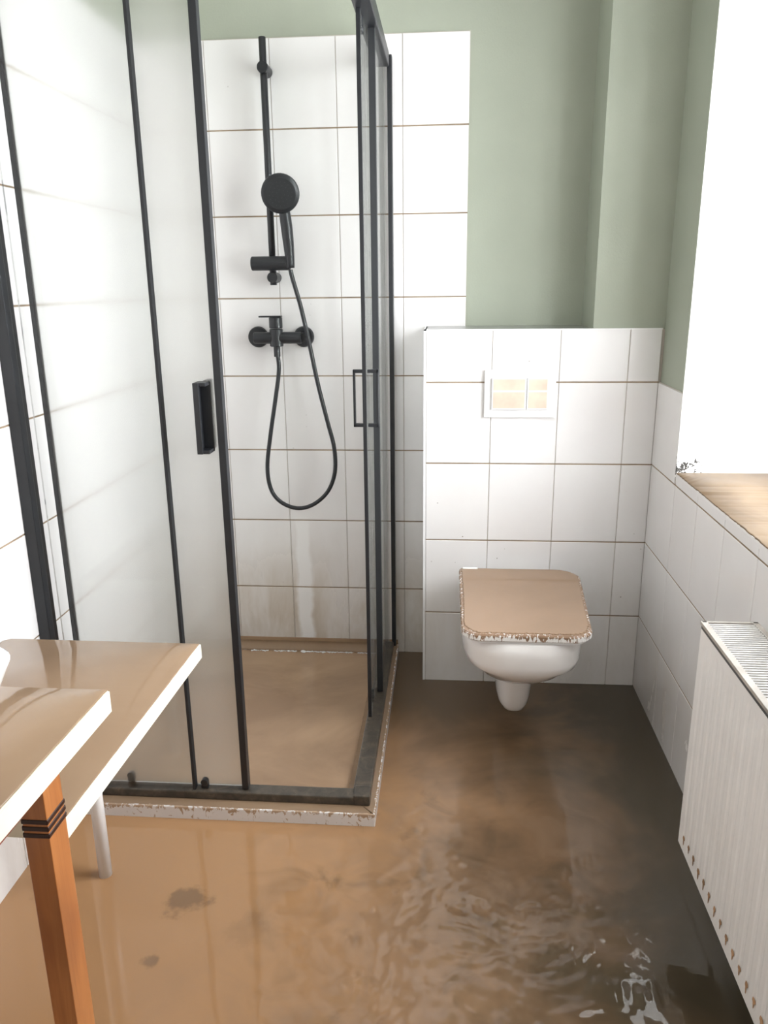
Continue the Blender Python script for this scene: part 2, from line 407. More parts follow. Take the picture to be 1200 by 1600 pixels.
# right wall: local u runs toward the camera from y = 0
ur = [-0.0078, 0.26, 0.46, 0.66, 0.86, 1.06, 1.26, 1.46, 1.66, 1.86, 2.06, 2.26, 2.46, 2.66, 2.86, 3.06, 3.26]
lay(wall_right, (XR, 0, 0), -PI/2, ur, [-0.03, 0.246, 0.496, 0.746], M_TILE)
lay(wall_right, (XR, 0, 0), -PI/2, [-0.0078, 0.249], [0.746, 0.996], M_TILE)
lay(wall_right, (XR, 0, 0), -PI/2, [0.249, 0.26, 0.46, 0.66, 0.86, 1.06, 1.26, 1.42], [0.746, 0.778], M_TILE)
lay(wall_right, (XR, 0, 0), -PI/2, [1.42, 1.46]+ur[8:], [0.746, 0.996], M_TILE)
joints(wall_right, (XR, 0, 0), -PI/2, None, [0.246, 0.496, 0.746], (-0.0078, 3.26), (-0.03, 0.765))
joints(wall_right, (XR, 0, 0), -PI/2, None, [], (-0.0078, 0.249), (0.765, 0.995))
joints(wall_right, (XR, 0, 0), -PI/2, None, [], (1.42, 3.26), (0.765, 0.995))
# left wall: local u runs away from the camera
ul = [-3.29] + [-3.15+0.2*k for k in range(17)] + [YB]
ul = [u for u in ul if u < 0.19] + [YB]
lay(wall_left, (XL, 0, 0), PI/2, ul, zb, M_TILE)
joints(wall_left, (XL, 0, 0), PI/2, None, zb[1:-1], (-3.29, YB), (-0.03, 1.994))

# ------------------------------------------------------------------ window (outside the frame to the right, the light source)
WX0, WX1 = XO-0.08, XO-0.02
bm = bmesh.new()
bx(bm, WX0, WX1, WY0, WY0+0.06, 0.80, WZ1, 0.004); bx(bm, WX0, WX1, WY1-0.06, WY1, 0.80, WZ1, 0.004)
bx(bm, WX0, WX1, WY0, WY1, 0.80, 0.86, 0.004); bx(bm, WX0, WX1, WY0, WY1, WZ1-0.06, WZ1, 0.004)
win = struct('window_1', bm, M_PLASTIC)
bm = bmesh.new(); my = (WY0+WY1)/2
bx(bm, WX0+0.005, WX1-0.01, my-0.04, my+0.04, 0.86, WZ1-0.06, 0.003); bm_obj('mullion', bm, M_PLASTIC, win)
for (a, b_) in ((WY0+0.06, my-0.04), (my+0.04, WY1-0.06)):
    box('pane', (WX0+0.025, WX0+0.03, a, b_, 0.86, WZ1-0.06), M_GLASS, win)
box('handle', (WX0-0.03, WX0, my-0.012, my+0.012, 1.35, 1.47), M_PLASTIC, win, 0.005)
bm = bmesh.new(); bx(bm, XR+0.0002, WX1, WY0, WY1-0.006, WZ0, 0.7785, 0.001)
sill = struct('trim_3', bm, M_CERAMIC)
# mud lying on the sill: uneven edge, a few glossy puddle ridges
def mud_sheet(name, outline, z, th, m, parent, jag=0.003, freq=60, seed=0.0, step=0.006, relief=0.0):
    """a thin pool of mud with a ragged outline (outline: ccw list of x,y)"""
    pts = []
    n = len(outline)
    for i in range(n):
        a = Vector((*outline[i], 0)); b = Vector((*outline[(i+1) % n], 0)); d = b-a; L = d.length
        nn = Vector((d.y, -d.x, 0)).normalized(); k = max(1, int(L/step))
        for j in range(k):
            p = a + d*(j/k)
            w = noise.noise(Vector((p.x*freq+seed, p.y*freq, seed))) * jag
            pts.append(p - nn*(abs(w)+jag*0.25))
    bm = bmesh.new()
    lo = [Vector((p.x, p.y, z)) for p in pts]
    c = sum(lo, Vector())/len(lo)
    def ins(k, zz): return [Vector((p.x, p.y, zz)) + (c-p)*Vector((1, 1, 0)).length*0 + Vector(((c.x-p.x), (c.y-p.y), 0)).normalized()*k for p in lo]
    loft(bm, [lo, ins(0.0004, z+th*0.6), ins(0.0018, z+th)])
    bmesh.ops.triangulate(bm, faces=[f for f in bm.faces if len(f.verts) > 4])
    return bm_obj(name, bm, m, parent, True)
mud_sheet('mud_layer', [(XR-0.001, WY0+0.01), (WX0, WY0+0.01), (WX0, WY1-0.007), (XR-0.001, WY1-0.007)], 0.7785, 0.003, M_MUD_SILL, sill, 0.003, 50, 3.0)

# ------------------------------------------------------------------ flood water on the floor
def ripple(x, y):
    h = 0.0
    m1 = math.exp(-(((x-0.16)/0.38)**2 + ((y+1.25)/0.42)**2)**1.5)
    m2 = math.exp(-(((x-0.02)/0.16)**2 + ((y+0.78)/0.25)**2))*0.5
    m3 = math.exp(-(((x+0.40)/0.20)**2 + ((y+0.95)/0.2)**2))*0.12
    m = m1+m2+m3
    if m > 0.01:
        q = Vector((x*19 + 1.3*noise.noise(Vector((x*6, y*6, 1))), y*24 + 1.3*noise.noise(Vector((x*6, y*6, 7))), 0))
        h += m*0.0022*(noise.noise(q) + 0.45*noise.noise(q*2.1) + 0.15*noise.noise(q*4.5))
    for (cx, cy, r, a) in ((-0.093, -1.227, 0.04, 0.005), (0.445, -1.20, 0.045, 0.0034), (0.34, -1.10, 0.04, 0.0025), (0.41, -0.86, 0.03, 0.004), (0.37, -0.98, 0.03, 0.003), (0.16, -0.99, 0.03, 0.002), (0.0, -0.77, 0.03, 0.002)):
        d2 = ((x-cx)**2+(y-cy)**2)/(r*r)
        if d2 < 5:
            q = Vector((x*34+cx*9, y*30+noise.noise(Vector((x*20, y*20, 3)))*2, 4))
            h += a*math.exp(-d2*1.1)*(0.9-2.4*abs(noise.noise(q)))*0.8
    return h
nx = 300
x0, x1, y0, y1 = XL-0.005, XR+0.004, -2.6, YB+0.003
ysl = [y0]
while ysl[-1] < y1-0.001: ysl.append(min(y1, ysl[-1] + (0.0052 if -1.5 < ysl[-1] < -0.55 else 0.012)))
ny = len(ysl)-1; xsl = [x0 + (x1-x0)*i/nx for i in range(nx+1)]
vs = [(x, y, ripple(x, y)) for y in ysl for x in xsl]
fs = [(j*(nx+1)+i, j*(nx+1)+i+1, (j+1)*(nx+1)+i+1, (j+1)*(nx+1)+i) for j in range(ny) for i in range(nx)]
vs += [(x0, YF+0.002, 0), (x1, YF+0.002, 0)]; k = len(vs); fs.append((k-2, k-1, nx, 0))
me = bpy.data.meshes.new('muddy_water'); me.from_pydata(vs, [], fs); me.update()
w = link('muddy_water', me, M_WATER, None, True)
tag(w, 'shallow brown muddy flood water covering the whole bathroom floor', 'water', kind='stuff')

# ------------------------------------------------------------------ shower tray
TX0, TX1, TY0, TY1 = XL+0.001, -0.097, -0.762, YB-0.001
ZR = 0.034
tray = empty('shower_tray', ((TX0+TX1)/2, (TY0+TY1)/2, -0.03), 'low white shower tray full of brown mud, with a silt-streaked white edge', 'shower tray')
bm = bmesh.new()
bx(bm, TX0, TX1, TY0, TY0+0.085, -0.03, ZR, 0.003); bx(bm, TX0, TX1, TY1-0.07, TY1, -0.03, ZR, 0.003)
bx(bm, TX0, TX0+0.06, TY0+0.08, TY1-0.06, -0.03, ZR-0.0003); bx(bm, TX1-0.075, TX1, TY0+0.08, TY1-0.06, -0.03, ZR-0.0003)
bx(bm, TX0+0.01, TX1-0.01, TY0+0.01, TY1-0.01, -0.03, 0.004, 0.0)
parts = [bm_obj('basin', bm, M_TRAY_EDGE)]
# mud over the rim
def ring_mud():
    bm = bmesh.new()
    o = [(TX0+0.002, TY0+0.002), (TX1-0.002, TY0+0.002), (TX1-0.002, TY1-0.001), (TX0+0.002, TY1-0.001)]
    step = 0.006; outer = []; top = []
    for i in range(4):
        a = Vector((*o[i], 0)); b = Vector((*o[(i+1) % 4], 0)); d = b-a; n = Vector((-d.y, d.x, 0)).normalized(); K = int(d.length/step)
        for j in range(K):
            p = a+d*(j/K); wv = abs(noise.noise(Vector((p.x*55, p.y*55, 2))))*0.007+abs(noise.noise(Vector((p.x*180, p.y*180, 5))))*0.003
            droop = 0.004*max(0, noise.noise(Vector((p.x*40, p.y*40, 9))))
            outer.append(Vector((p.x, p.y, ZR-0.001)) + n*wv*0.6); top.append(outer[-1] + n*0.003 + Vector((0, 0, 0.0028)))
    c = Vector(((TX0+TX1)/2, (TY0+TY1)/2, 0))
    inner = [Vector((c.x+(p.x-c.x)*0.82, c.y+(p.y-c.y)*0.86, ZR+0.0018)) for p in top]
    inner2 = [Vector((p.x, p.y, ZR-0.006)) for p in inner]
    loft(bm, [outer, top, inner, inner2], False, False)
    return bm_obj('rim_mud', bm, M_MUD, None, True)
parts.append(ring_mud())
# mud pool in the well
bm = bmesh.new(); K = 60
gx0, gx1, gy0, gy1 = TX0+0.062, TX1-0.077, TY0+0.087, TY1-0.068
g = [[bm.verts.new((gx0+(gx1-gx0)*i/K, gy0+(gy1-gy0)*j/K, 0.0265+0.0012*noise.noise(Vector((gx0+(gx1-gx0)*i/K, gy0+(gy1-gy0)*j/K, 0))*9))) for i in range(K+1)] for j in range(K+1)]
for j in range(K):
    for i in range(K): bm.faces.new((g[j][i], g[j][i+1], g[j+1][i+1], g[j+1][i]))
parts.append(bm_obj('mud_pool', bm, M_MUD_TRAY, None, True))
# broken white waterline along the back of the well
bm = bmesh.new(); yl = TY1-0.071
for k in range(260):
    x = -0.62+0.5*k/260
    if noise.noise(Vector((x*30, 4, 0))) < -0.18: continue
    s = 0.0013+0.0034*abs(noise.noise(Vector((x*120, 1, 0))))*random.uniform(0.4, 1.5)+(0.004 if abs(x+0.44) < 0.010 else 0)
    bmesh.ops.create_icosphere(bm, subdivisions=1, radius=s, matrix=Matrix.Translation((x, yl-0.003+random.uniform(-0.004, 0.003)+0.004*noise.noise(Vector((x*90, 8, 0))), 0.028)) @ Matrix.Diagonal((1.4, 1.2, 0.8, 1)))
wl = bm_obj('scum_line', bm, M_PLASTIC, None, True); wl['kind'] = 'stuff'; parts.append(wl)
# silt band on the wall above the rim
parts.append(box('silt_band', (-0.70, -0.10, YB-0.004, YB-0.0005, ZR, 0.047), M_MUD_TRAY))
child_of(tray, parts)

# ------------------------------------------------------------------ shower enclosure
enc = empty('shower_enclosure', (-0.49, -0.27, ZR), 'black framed corner shower enclosure with sliding glass doors, one stood open', 'shower cabin')
Z0, Z1 = ZR+0.002, 1.935
P = []
# wall profiles
bm = bmesh.new(); bx(bm, XL+0.0005, -0.858, -0.768, -0.745, Z0, Z1, 0.002); bx(bm, XL+0.0005, -0.874, -0.746, -0.702, Z0, Z1, 0.001); P.append(bm_obj('wall_profile', bm, M_BLACK))
bm = bmesh.new(); bx(bm, -0.120, -0.106, YB-0.03, YB-0.0005, Z0, Z1-0.004, 0.002); P.append(bm_obj('wall_profile', bm, M_BLACK))
# rails
YR0, YR1, XS0, XS1 = -0.732, -0.693, -0.158, -0.113
def rail(name, b, m=M_BLACK, bev=0.003):
    o = box(name, b, m, None, bev); P.append(o); return o
M_RAIL = plain('silted_black_metal', (0.085, 0.068, 0.052), 0.45, var=0.35)
def rail_mat():
    m, nt, b = mat('silted_rail'); p, xyz = wpos(nt)
    n = noise_n(nt, p, 35, 4, 0.6, 0.8)
    nt.links.new(ramp(nt, n, [(0.35, (0.045, 0.038, 0.031)), (0.6, (0.085, 0.068, 0.052)), (0.7, (0.14, 0.105, 0.075))]), b.inputs['Base Color'])
    b.inputs['Roughness'].default_value = 0.35
    return m
M_RAIL = rail_mat()
rail('bottom_rail', (-0.858, XS1, YR0, YR1, Z0, 0.059), M_RAIL, 0.004)
rail('bottom_rail', (XS0, XS1, YR1, YB-0.04, Z0, 0.059), M_RAIL, 0.004)
rail('top_rail', (-0.858, XS1, YR0, YR1, 1.90, Z1))
rail('top_rail', (XS0, XS1, YR1, YB-0.04, 1.895, Z1))
# corner blocks where the rails meet
for za, zb_ in ((Z0, 0.064), (1.892, Z1+0.002)):
    P.append(box('corner_block', (XS0+0.004, XS1+0.001, YR0-0.001, YR0+0.045, za, zb_), M_RAIL if za < 1 else M_BLACK, None, 0.004))
child_of(enc, P)
# glass lights
def pane(name, b, m, strips, extras=()):
    o = box(name, b, m); child_of(enc, [o])
    for s, mm in strips:
        c = box('edge_strip', s, mm, None, 0.001); c.parent = o; c.matrix_parent_inverse = (Matrix.Translation(-enc.location) @ Matrix.Identity(4)) .inverted() @ Matrix.Translation(-enc.location)
    return o
GZ0, GZ1 = 0.058, 1.905
f1 = pane('fixed_panel', (-0.85, -0.557, -0.727, -0.721, GZ0, GZ1), M_GLASS, [((-0.560, -0.553, -0.731, -0.713, 0.062, 1.895), M_BLACKSOFT)])
d1 = pane('sliding_door', (-0.822, -0.425, -0.710, -0.704, GZ0+0.006, GZ1-0.01), M_GLASS_FILM,
          [((-0.832, -0.822, -0.714, -0.700, GZ0, GZ1-0.01), M_BLACK), ((-0.436, -0.420, -0.722, -0.700, 0.062, GZ1-0.01), M_BLACK)])
f2 = pane('fixed_panel', (-0.132, -0.126, -0.19, YB-0.03, GZ0, GZ1), M_GLASS_SIDE, [((-0.139, -0.122, -0.205, -0.188, 0.062, 1.895), M_BLACKSOFT)])
d2 = pane('sliding_door', (-0.150, -0.144, -0.345, 0.05, GZ0+0.006, GZ1-0.01), M_GLASS_SIDE,
          [((-0.153, -0.143, -0.352, -0.342, GZ0, GZ1-0.01), M_BLACK), ((-0.152, -0.142, 0.05, 0.062, GZ0, GZ1-0.01), M_BLACK)])
def sub(o, parent):
    o.parent = parent      # parts keep world-space meshes; the chain of offsets cancels through the enclosure's empty
    o.matrix_parent_inverse = Matrix.Identity(4)
    return o
# handles: a C-shaped bar each side of the glass
bm = bmesh.new()
hx0, hx1, hz0, hz1 = -0.475, -0.452, 0.928, 1.083
bx(bm, hx0, hx0+0.013, -0.752, -0.746, hz0, hz1, 0.0015); bx(bm, hx0, hx1+0.004, -0.748, -0.712, hz1-0.008, hz1, 0.0015); bx(bm, hx0, hx1+0.004, -0.748, -0.712, hz0, hz0+0.008, 0.0015)
bx(bm, hx0+0.003, hx1+0.005, -0.716, -0.7105, hz0, hz1, 0.001); bx(bm, hx0+0.002, hx0+0.006, -0.748, -0.712, hz0, hz1, 0.001)
bx(bm, hx0+0.008, hx1-0.004, -0.700, -0.666, hz1-0.008, hz1, 0.0015); bx(bm, hx0+0.008, hx1-0.004, -0.700, -0.666, hz0, hz0+0.008, 0.0015); bx(bm, hx0+0.008, hx1-0.004, -0.670, -0.664, hz0, hz1, 0.0015)
sub(bm_obj('handle', bm, M_BLACK), d1)
bm = bmesh.new(); hy0, hy1 = -0.317, -0.303
for (a, b_, s) in ((-0.182, -0.151, -1), (-0.143, -0.114, 1)):
    bx(bm, a, b_, hy0, hy1, 1.058, 1.067, 0.0015); bx(bm, a, b_, hy0, hy1, 0.914, 0.923, 0.0015)
    xx = a if s < 0 else b_-0.006
    bx(bm, xx, xx+0.006, hy0, hy1, 0.914, 1.067, 0.0015)
sub(bm_obj('handle', bm, M_BLACK), d2)
# guide rollers under and over the doors
def roller(x, y, z, ax, parent, s=1.0):
    bm = bmesh.new()
    if ax == 'y':
        bx(bm, x-0.009, x+0.009, y-0.006, y+0.006, z, z+0.018, 0.002); cyl(bm, (x, y-0.009, z+0.019), (x, y+0.005, z+0.019), 0.009*s, bev=0.001)
    else:
        bx(bm, x-0.006, x+0.006, y-0.009, y+0.009, z, z+0.018, 0.002); cyl(bm, (x-0.007, y, z+0.019), (x+0.006, y, z+0.019), 0.009*s, bev=0.001)
    sub(bm_obj('roller', bm, M_BLACK), parent)
roller(-0.532, -0.716, 0.060, 'y', d1); roller(-0.73, -0.698, 0.060, 'y', d1)
roller(-0.152, -0.235, 0.058, 'x', d2, 1.2)
bm = bmesh.new(); bx(bm, -0.157, -0.143, -0.30, -0.275, 1.862, 1.90, 0.004); cyl(bm, (-0.158, -0.287, 1.868), (-0.142, -0.287, 1.868), 0.011, bev=0.001)
sub(bm_obj('roller', bm, M_BLACK), d2)

# ------------------------------------------------------------------ shower fittings
TW = YB      # tile face
rl = empty('shower_rail', (-0.484, TW, 1.6), 'black round riser rail with sliding holder on the shower tiles', 'shower rail')
bm = bmesh.new(); cyl(bm, (-0.484, 0.155, 1.285), (-0.484, 0.155, 1.982), 0.0105, bev=0.001); a1 = bm_obj('rail', bm, M_BLACK, None, True)
bm = bmesh.new(); cyl(bm, (-0.484, TW-0.0005, 1.900), (-0.484, 0.138, 1.900), 0.0165, bev=0.0015); a2 = bm_obj('wall_mount', bm, M_BLACK)
bm = bmesh.new(); cyl(bm, (-0.484, TW-0.0005, 1.308), (-0.484, 0.138, 1.308), 0.0165, bev=0.0015); a3 = bm_obj('wall_mount', bm, M_BLACK)
bm = bmesh.new(); cyl(bm, (-0.545, 0.132, 1.350), (-0.424, 0.132, 1.350), 0.0215, bev=0.002); a4 = bm_obj('slider', bm, M_BLACK)
child_of(rl, [a1, a2, a3, a4])
hs = empty('hand_shower', (-0.425, 0.10, 1.37), 'round black hand shower resting in its holder on the riser rail', 'shower head')
# handle
ctrl = [(-0.420, 0.118, 1.335), (-0.423, 0.117, 1.40), (-0.427, 0.114, 1.46), (-0.431, 0.109, 1.505), (-0.434, 0.104, 1.535)]
bm = bmesh.new(); tube(bm, spline(ctrl, 6), lambda t: 0.0125+0.004*math.sin(PI*min(t*1.1, 1))+0.003*t, 16); b1 = bm_obj('grip', bm, M_BLACK, None, True)
nrm = Vector((0.20, -0.90, -0.25)).normalized(); c = Vector((-0.436, 0.086, 1.548))
T = Matrix.Translation(c) @ Vector((0, 0, 1)).rotation_difference(nrm).to_matrix().to_4x4()
bm = bmesh.new(); lathe(bm, [(0, -0.016), (0.030, -0.014), (0.050, -0.004), (0.057, 0.004), (0.057, 0.008), (0.054, 0.0105), (0, 0.0105)], T, 40); b2 = bm_obj('head', bm, M_BLACK, None, True)
bm = bmesh.new(); lathe(bm, [(0, 0.0104), (0.045, 0.0104), (0.045, 0.0118), (0, 0.0122)], T, 40)
b3 = bm_obj('spray_plate', bm, M_BLACKSOFT)
bm = bmesh.new()
for rr, n in ((0.012, 6), (0.023, 12), (0.034, 18)):
    for k in range(n):
        q = T @ Vector((rr*math.cos(2*PI*k/n), rr*math.sin(2*PI*k/n), 0.0115))
        bmesh.ops.create_icosphere(bm, subdivisions=1, radius=0.0016, matrix=Matrix.Translation(q))
b4 = bm_obj('nozzle', bm, M_BLACKSOFT); b4['kind'] = 'stuff'
child_of(hs, [b1, b2, b3, b4])
hose_pts = [(-0.421, 0.118, 1.33), (-0.415, 0.12, 1.30), [-0.395, 0.13, 1.217], [-0.371, 0.13, 1.098], [-0.349, 0.13, 0.977], [-0.321, 0.13, 0.852], [-0.302, 0.13, 0.767], [-0.302, 0.13, 0.685], [-0.328, 0.13, 0.618], [-0.378, 0.13, 0.573], [-0.433, 0.13, 0.559], [-0.487, 0.13, 0.579], [-0.520, 0.13, 0.623], [-0.529, 0.13, 0.7], [-0.514, 0.135, 0.809], [-0.491, 0.14, 0.935], [-0.478, 0.145, 1.018], [-0.480, 0.148, 1.068]]
bm = bmesh.new(); tube(bm, spline(hose_pts, 8), 0.0068, 12); h = bm_obj('shower_hose', bm, M_BLACK, None, True)
tag(h, 'black shower hose hanging in a long loop from mixer to hand shower', 'hose')
mx = empty('shower_mixer', (-0.478, TW, 1.124), 'black wall shower mixer tap with single top lever and two round flanges', 'tap')
L = []
bm = bmesh.new(); cyl(bm, (-0.555, 0.150, 1.122), (-0.400, 0.150, 1.122), 0.0185, bev=0.002); cyl(bm, (-0.482, 0.150, 1.095), (-0.482, 0.150, 1.150), 0.0215, bev=0.002); L.append(bm_obj('body', bm, M_BLACK, None, False))
for x in (-0.553, -0.402):
    bm = bmesh.new(); cyl(bm, (x, TW-0.0005, 1.122), (x, TW-0.014, 1.122), 0.034, 0.032, 32, 0.002); cyl(bm, (x, TW-0.012, 1.122), (x, 0.15, 1.122), 0.015); L.append(bm_obj('flange', bm, M_BLACK))
bm = bmesh.new(); cyl(bm, (-0.482, 0.150, 1.152), (-0.482, 0.150, 1.186), 0.0215, bev=0.002); bx(bm, -0.535, -0.462, 0.139, 0.161, 1.186, 1.191, 0.0015); L.append(bm_obj('lever', bm, M_BLACK))
bm = bmesh.new(); cyl(bm, (-0.482, 0.150, 1.062), (-0.482, 0.150, 1.096), 0.0105, bev=0.001); L.append(bm_obj('outlet', bm, M_BLACK))
child_of(mx, L)

# ------------------------------------------------------------------ toilet
toi = empty('toilet', (0.275, -0.28, 0.0), 'white wall-hung toilet with its closed lid coated in brown mud', 'toilet')
def dshape(w, yb, yf, z, cx, p=3.2, n=48, lean=0.0):
    """D-shaped horizontal ring: straight at the wall, rounded at the front"""
    out = []
    for k in range(n):
        t = 2*PI*k/n; c_, s_ = math.cos(t), math.sin(t)
        ex = 2/p
        x = w*math.copysign(abs(c_)**ex, c_); yy = math.copysign(abs(s_)**ex, s_)
        if yy > 0: y = (yb+yf)/2 + (yb-(yb+yf)/2)*min(1, abs(s_)**0.35)*1.0
        else: y = (yb+yf)/2 + ((yb+yf)/2-yf)*yy
        out.append(Vector((cx+x, y, z)))
    return out
CX = 0.277
sec = [(0.402, 0.158, -0.552), (0.396, 0.163, -0.560), (0.36, 0.163, -0.560), (0.330, 0.162, -0.558), (0.312, 0.159, -0.553), (0.292, 0.151, -0.538), (0.268, 0.135, -0.508), (0.244, 0.114, -0.470), (0.224, 0.088, -0.430), (0.211, 0.064, -0.398), (0.204, 0.045, -0.365), (0.202, 0.02, -0.30)]
bm = bmesh.new(); loft(bm, [dshape(w_, -0.001, yf, z, CX, 3.4 if z > 0.3 else 2.6) for z, w_, yf in sec])
p1 = bm_obj('bowl', bm, M_CERAMIC, None, True)
sec = [(0.23, 0.058, -0.385), (0.20, 0.056, -0.375), (0.16, 0.054, -0.362), (0.12, 0.051, -0.350), (0.095, 0.047, -0.338), (0.080, 0.040, -0.328), (0.072, 0.028, -0.315)]
bm = bmesh.new(); loft(bm, [dshape(w_, -0.10 - (0.12-z if z < 0.12 else 0)*0.6, yf, z, CX-0.004, 2.6) for z, w_, yf in sec])
p2 = bm_obj('outlet_trap', bm, M_CERAMIC, None, True)
# seat and lid: rounded oblong, slightly askew
def rrect(x0, x1, y0, y1, rf, rb, z, n=10, xb0=None, xb1=None, rl=None):
    rl = rb if rl is None else rl
    xb0 = x0 if xb0 is None else xb0; xb1 = x1 if xb1 is None else xb1
    pts = []
    for (cx_, cy_, r, a0) in ((x1-rf, y0+rf, rf, -PI/2), (xb1-rb, y1-rb, rb, 0), (xb0+rl, y1-rl, rl, PI/2), (x0+rf, y0+rf, rf, PI)):
        for k in range(n+1):
            a = a0+PI/2*k/n; pts.append(Vector((cx_+r*math.cos(a), cy_+r*math.sin(a), z)))
    return pts
def bulge(pts, yc, amt, x0, x1):
    return [Vector((p.x, p.y - amt*max(0, 1-((p.x-(x0+x1)/2)/((x1-x0)/2))**2)*(1 if p.y < yc else 0), p.z)) for p in pts]
def lid_ring(i, z):
    return bulge(rrect(0.110+i, 0.445-i, -0.550+i, -0.070-i, 0.045, 0.07, z, 10, 0.110+i, 0.474-i, 0.014), -0.3, 0.022, 0.10, 0.46)
bm = bmesh.new(); loft(bm, [[p*1 for p in lid_ring(0.012, 0.400)], lid_ring(0.008, 0.402), lid_ring(0.008, 0.408)])
p3 = bm_obj('seat', bm, M_PLASTIC, None, False)
bm = bmesh.new(); loft(bm, [lid_ring(0.003, 0.409), lid_ring(0.0, 0.412), lid_ring(0.0, 0.424), lid_ring(0.003, 0.428)])
p4 = bm_obj('lid', bm, M_LID_EDGE, None, False)
# mud on the lid with ragged margin
base = lid_ring(0.006, 0.4282); dense = []
for a, b_ in zip(base, base[1:]+base[:1]):
    k = max(1, int((b_-a).length/0.0025))
    for j in range(k): dense.append(a.lerp(b_, j/k))
cc = Vector((0.278, -0.30, 0.4282))
def rag(p, s):
    d = (cc-p); d.z = 0; d.normalize()
    fr = 1.0 if p.y < -0.50 else (0.6 if p.x < 0.15 else 0.15)
    return p + d*(fr*(0.003+0.008*abs(noise.noise(p*170)) + 0.004*abs(noise.noise(p*60)))+s)
lo = [rag(p, 0) for p in dense]
bm = bmesh.new(); loft(bm, [lo, [rag(p, 0.0005)+Vector((0, 0, 0.0012)) for p in dense], [rag(p, 0.003)+Vector((0, 0, 0.0022)) for p in dense]])
bmesh.ops.triangulate(bm, faces=[f for f in bm.faces if len(f.verts) > 4])
p5 = bm_obj('mud_layer', bm, M_MUD_LID, None, False)
hinges = []
for x in (0.19, 0.36):
    bm = bmesh.new(); cyl(bm, (x-0.018, -0.050, 0.403), (x+0.018, -0.050, 0.403), 0.010, bev=0.001); hinges.append(bm_obj('hinge', bm, M_PLASTIC))
p7 = box('chipped_corner', (0.122, 0.168, -0.086, -0.0735, 0.427, 0.4325), M_WHITE, None, 0.002)
p7['label'] = 'bare white patch at the back corner of the muddy lid'
child_of(toi, [p1, p2, p3, p4, p5, p7] + hinges)

fl = empty('flush_plate', (0.285, -0.004, 0.963), 'white dual flush plate with two silt-coated buttons above the toilet', 'flush plate')
bm = bmesh.new(); bx(bm, 0.179, 0.391, -0.0085, -0.0002, 0.891, 1.034, 0.002)
q1 = bm_obj('plate', bm, M_PLASTIC)
def button(x0, x1):
    z0, z1 = 0.916, 1.011
    o = box('button', (x0, x1, -0.0145, -0.0086, z0, z1), M_PLASTIC, None, 0.0012)
    zm = z0+(z1-z0)*0.58
    s = []
    for a, b_ in ((z0+0.004, zm-0.002), (zm+0.003, z1-0.004)):
        s.append(box('silt_coat', (x0+0.004, x1-0.004, -0.0152, -0.0144, a, b_), M_PEARL, None, 0.0003))
    return o, s
q2, s2 = button(0.201, 0.3035); q3, s3 = button(0.306, 0.369)
child_of(fl, [q1, q2, q3])
for o, ss in ((q2, s2), (q3, s3)):
    for s in ss: sub(s, o)

# ------------------------------------------------------------------ radiator
RX0, RX1, RY0, RY1, RZ0, RZ1 = 0.558, 0.662, -2.05, -0.968, 0.158, 0.654
rad = empty('radiator', (0.61, -1.5, RZ0), 'white panel radiator with rust-stained foot and ribbed top grille, right of the floor', 'radiator')
Rr = []
def fluted():
    bm = bmesh.new(); pitch = 0.032; n = int((RY1-RY0-0.03)/pitch)
    ys = []; y = RY1-0.018
    prof = []
    prof.append((RY1-0.002, 0.0)); prof.append((RY1-0.018, 0.0))
    while y-pitch > RY0+0.018:
        for t, d in ((0.22, 0.0), (0.40, 0.0011), (0.60, 0.0011), (0.78, 0.0)): prof.append((y-pitch*t, d))
        y -= pitch
    prof.append((RY0+0.002, 0.0))
    zs = [(RZ0+0.002, 0), (RZ0+0.018, 0), (RZ0+0.030, 1), (RZ1-0.040, 1), (RZ1-0.028, 0), (RZ1-0.006, 0)]
    g = [[bm.verts.new((RX0+d*k, yy, z)) for (yy, d) in prof] for z, k in zs]
    for a, b_ in zip(g, g[1:]):
        for i in range(len(prof)-1): bm.faces.new((a[i], a[i+1], b_[i+1], b_[i]))
    # back skin of the panel
    bx(bm, RX0+0.004, RX0+0.012, RY0+0.002, RY1-0.002, RZ0+0.002, RZ1-0.006)
    return bm_obj('front_panel', bm, M_RADW)
Rr.append(fluted())
Rr.append(box('rear_panel', (RX1-0.012, RX1-0.002, RY0+0.002, RY1-0.002, RZ0+0.002, RZ1-0.01), M_RADW, None, 0.002))
for y in (RY1-0.0015, RY0+0.0005):
    Rr.append(box('side_cover', (RX0+0.001, RX1-0.001, y-0.002, y+0.0015, RZ0+0.02, RZ1-0.001), M_RADW, None, 0.0008))
bm = bmesh.new()
bx(bm, RX0-0.002, RX0+0.010, RY0, RY1+0.001, RZ1-0.006, RZ1+0.001, 0.001); bx(bm, RX1-0.010, RX1+0.001, RY0, RY1+0.001, RZ1-0.006, RZ1+0.001, 0.001)
bx(bm, RX0, RX1, RY1-0.006, RY1+0.001, RZ1-0.006, RZ1+0.001, 0.001)
gr = bm_obj('grille', bm, M_RADLIP); Rr.append(gr)
Rr.append(box('lip_gap_shade', (RX0-0.0008, RX0+0.002, RY0+0.002, RY1-0.004, RZ1-0.0125, RZ1-0.0068), M_DGREY))  # dark strip standing in for the shadow gap under the grille lip
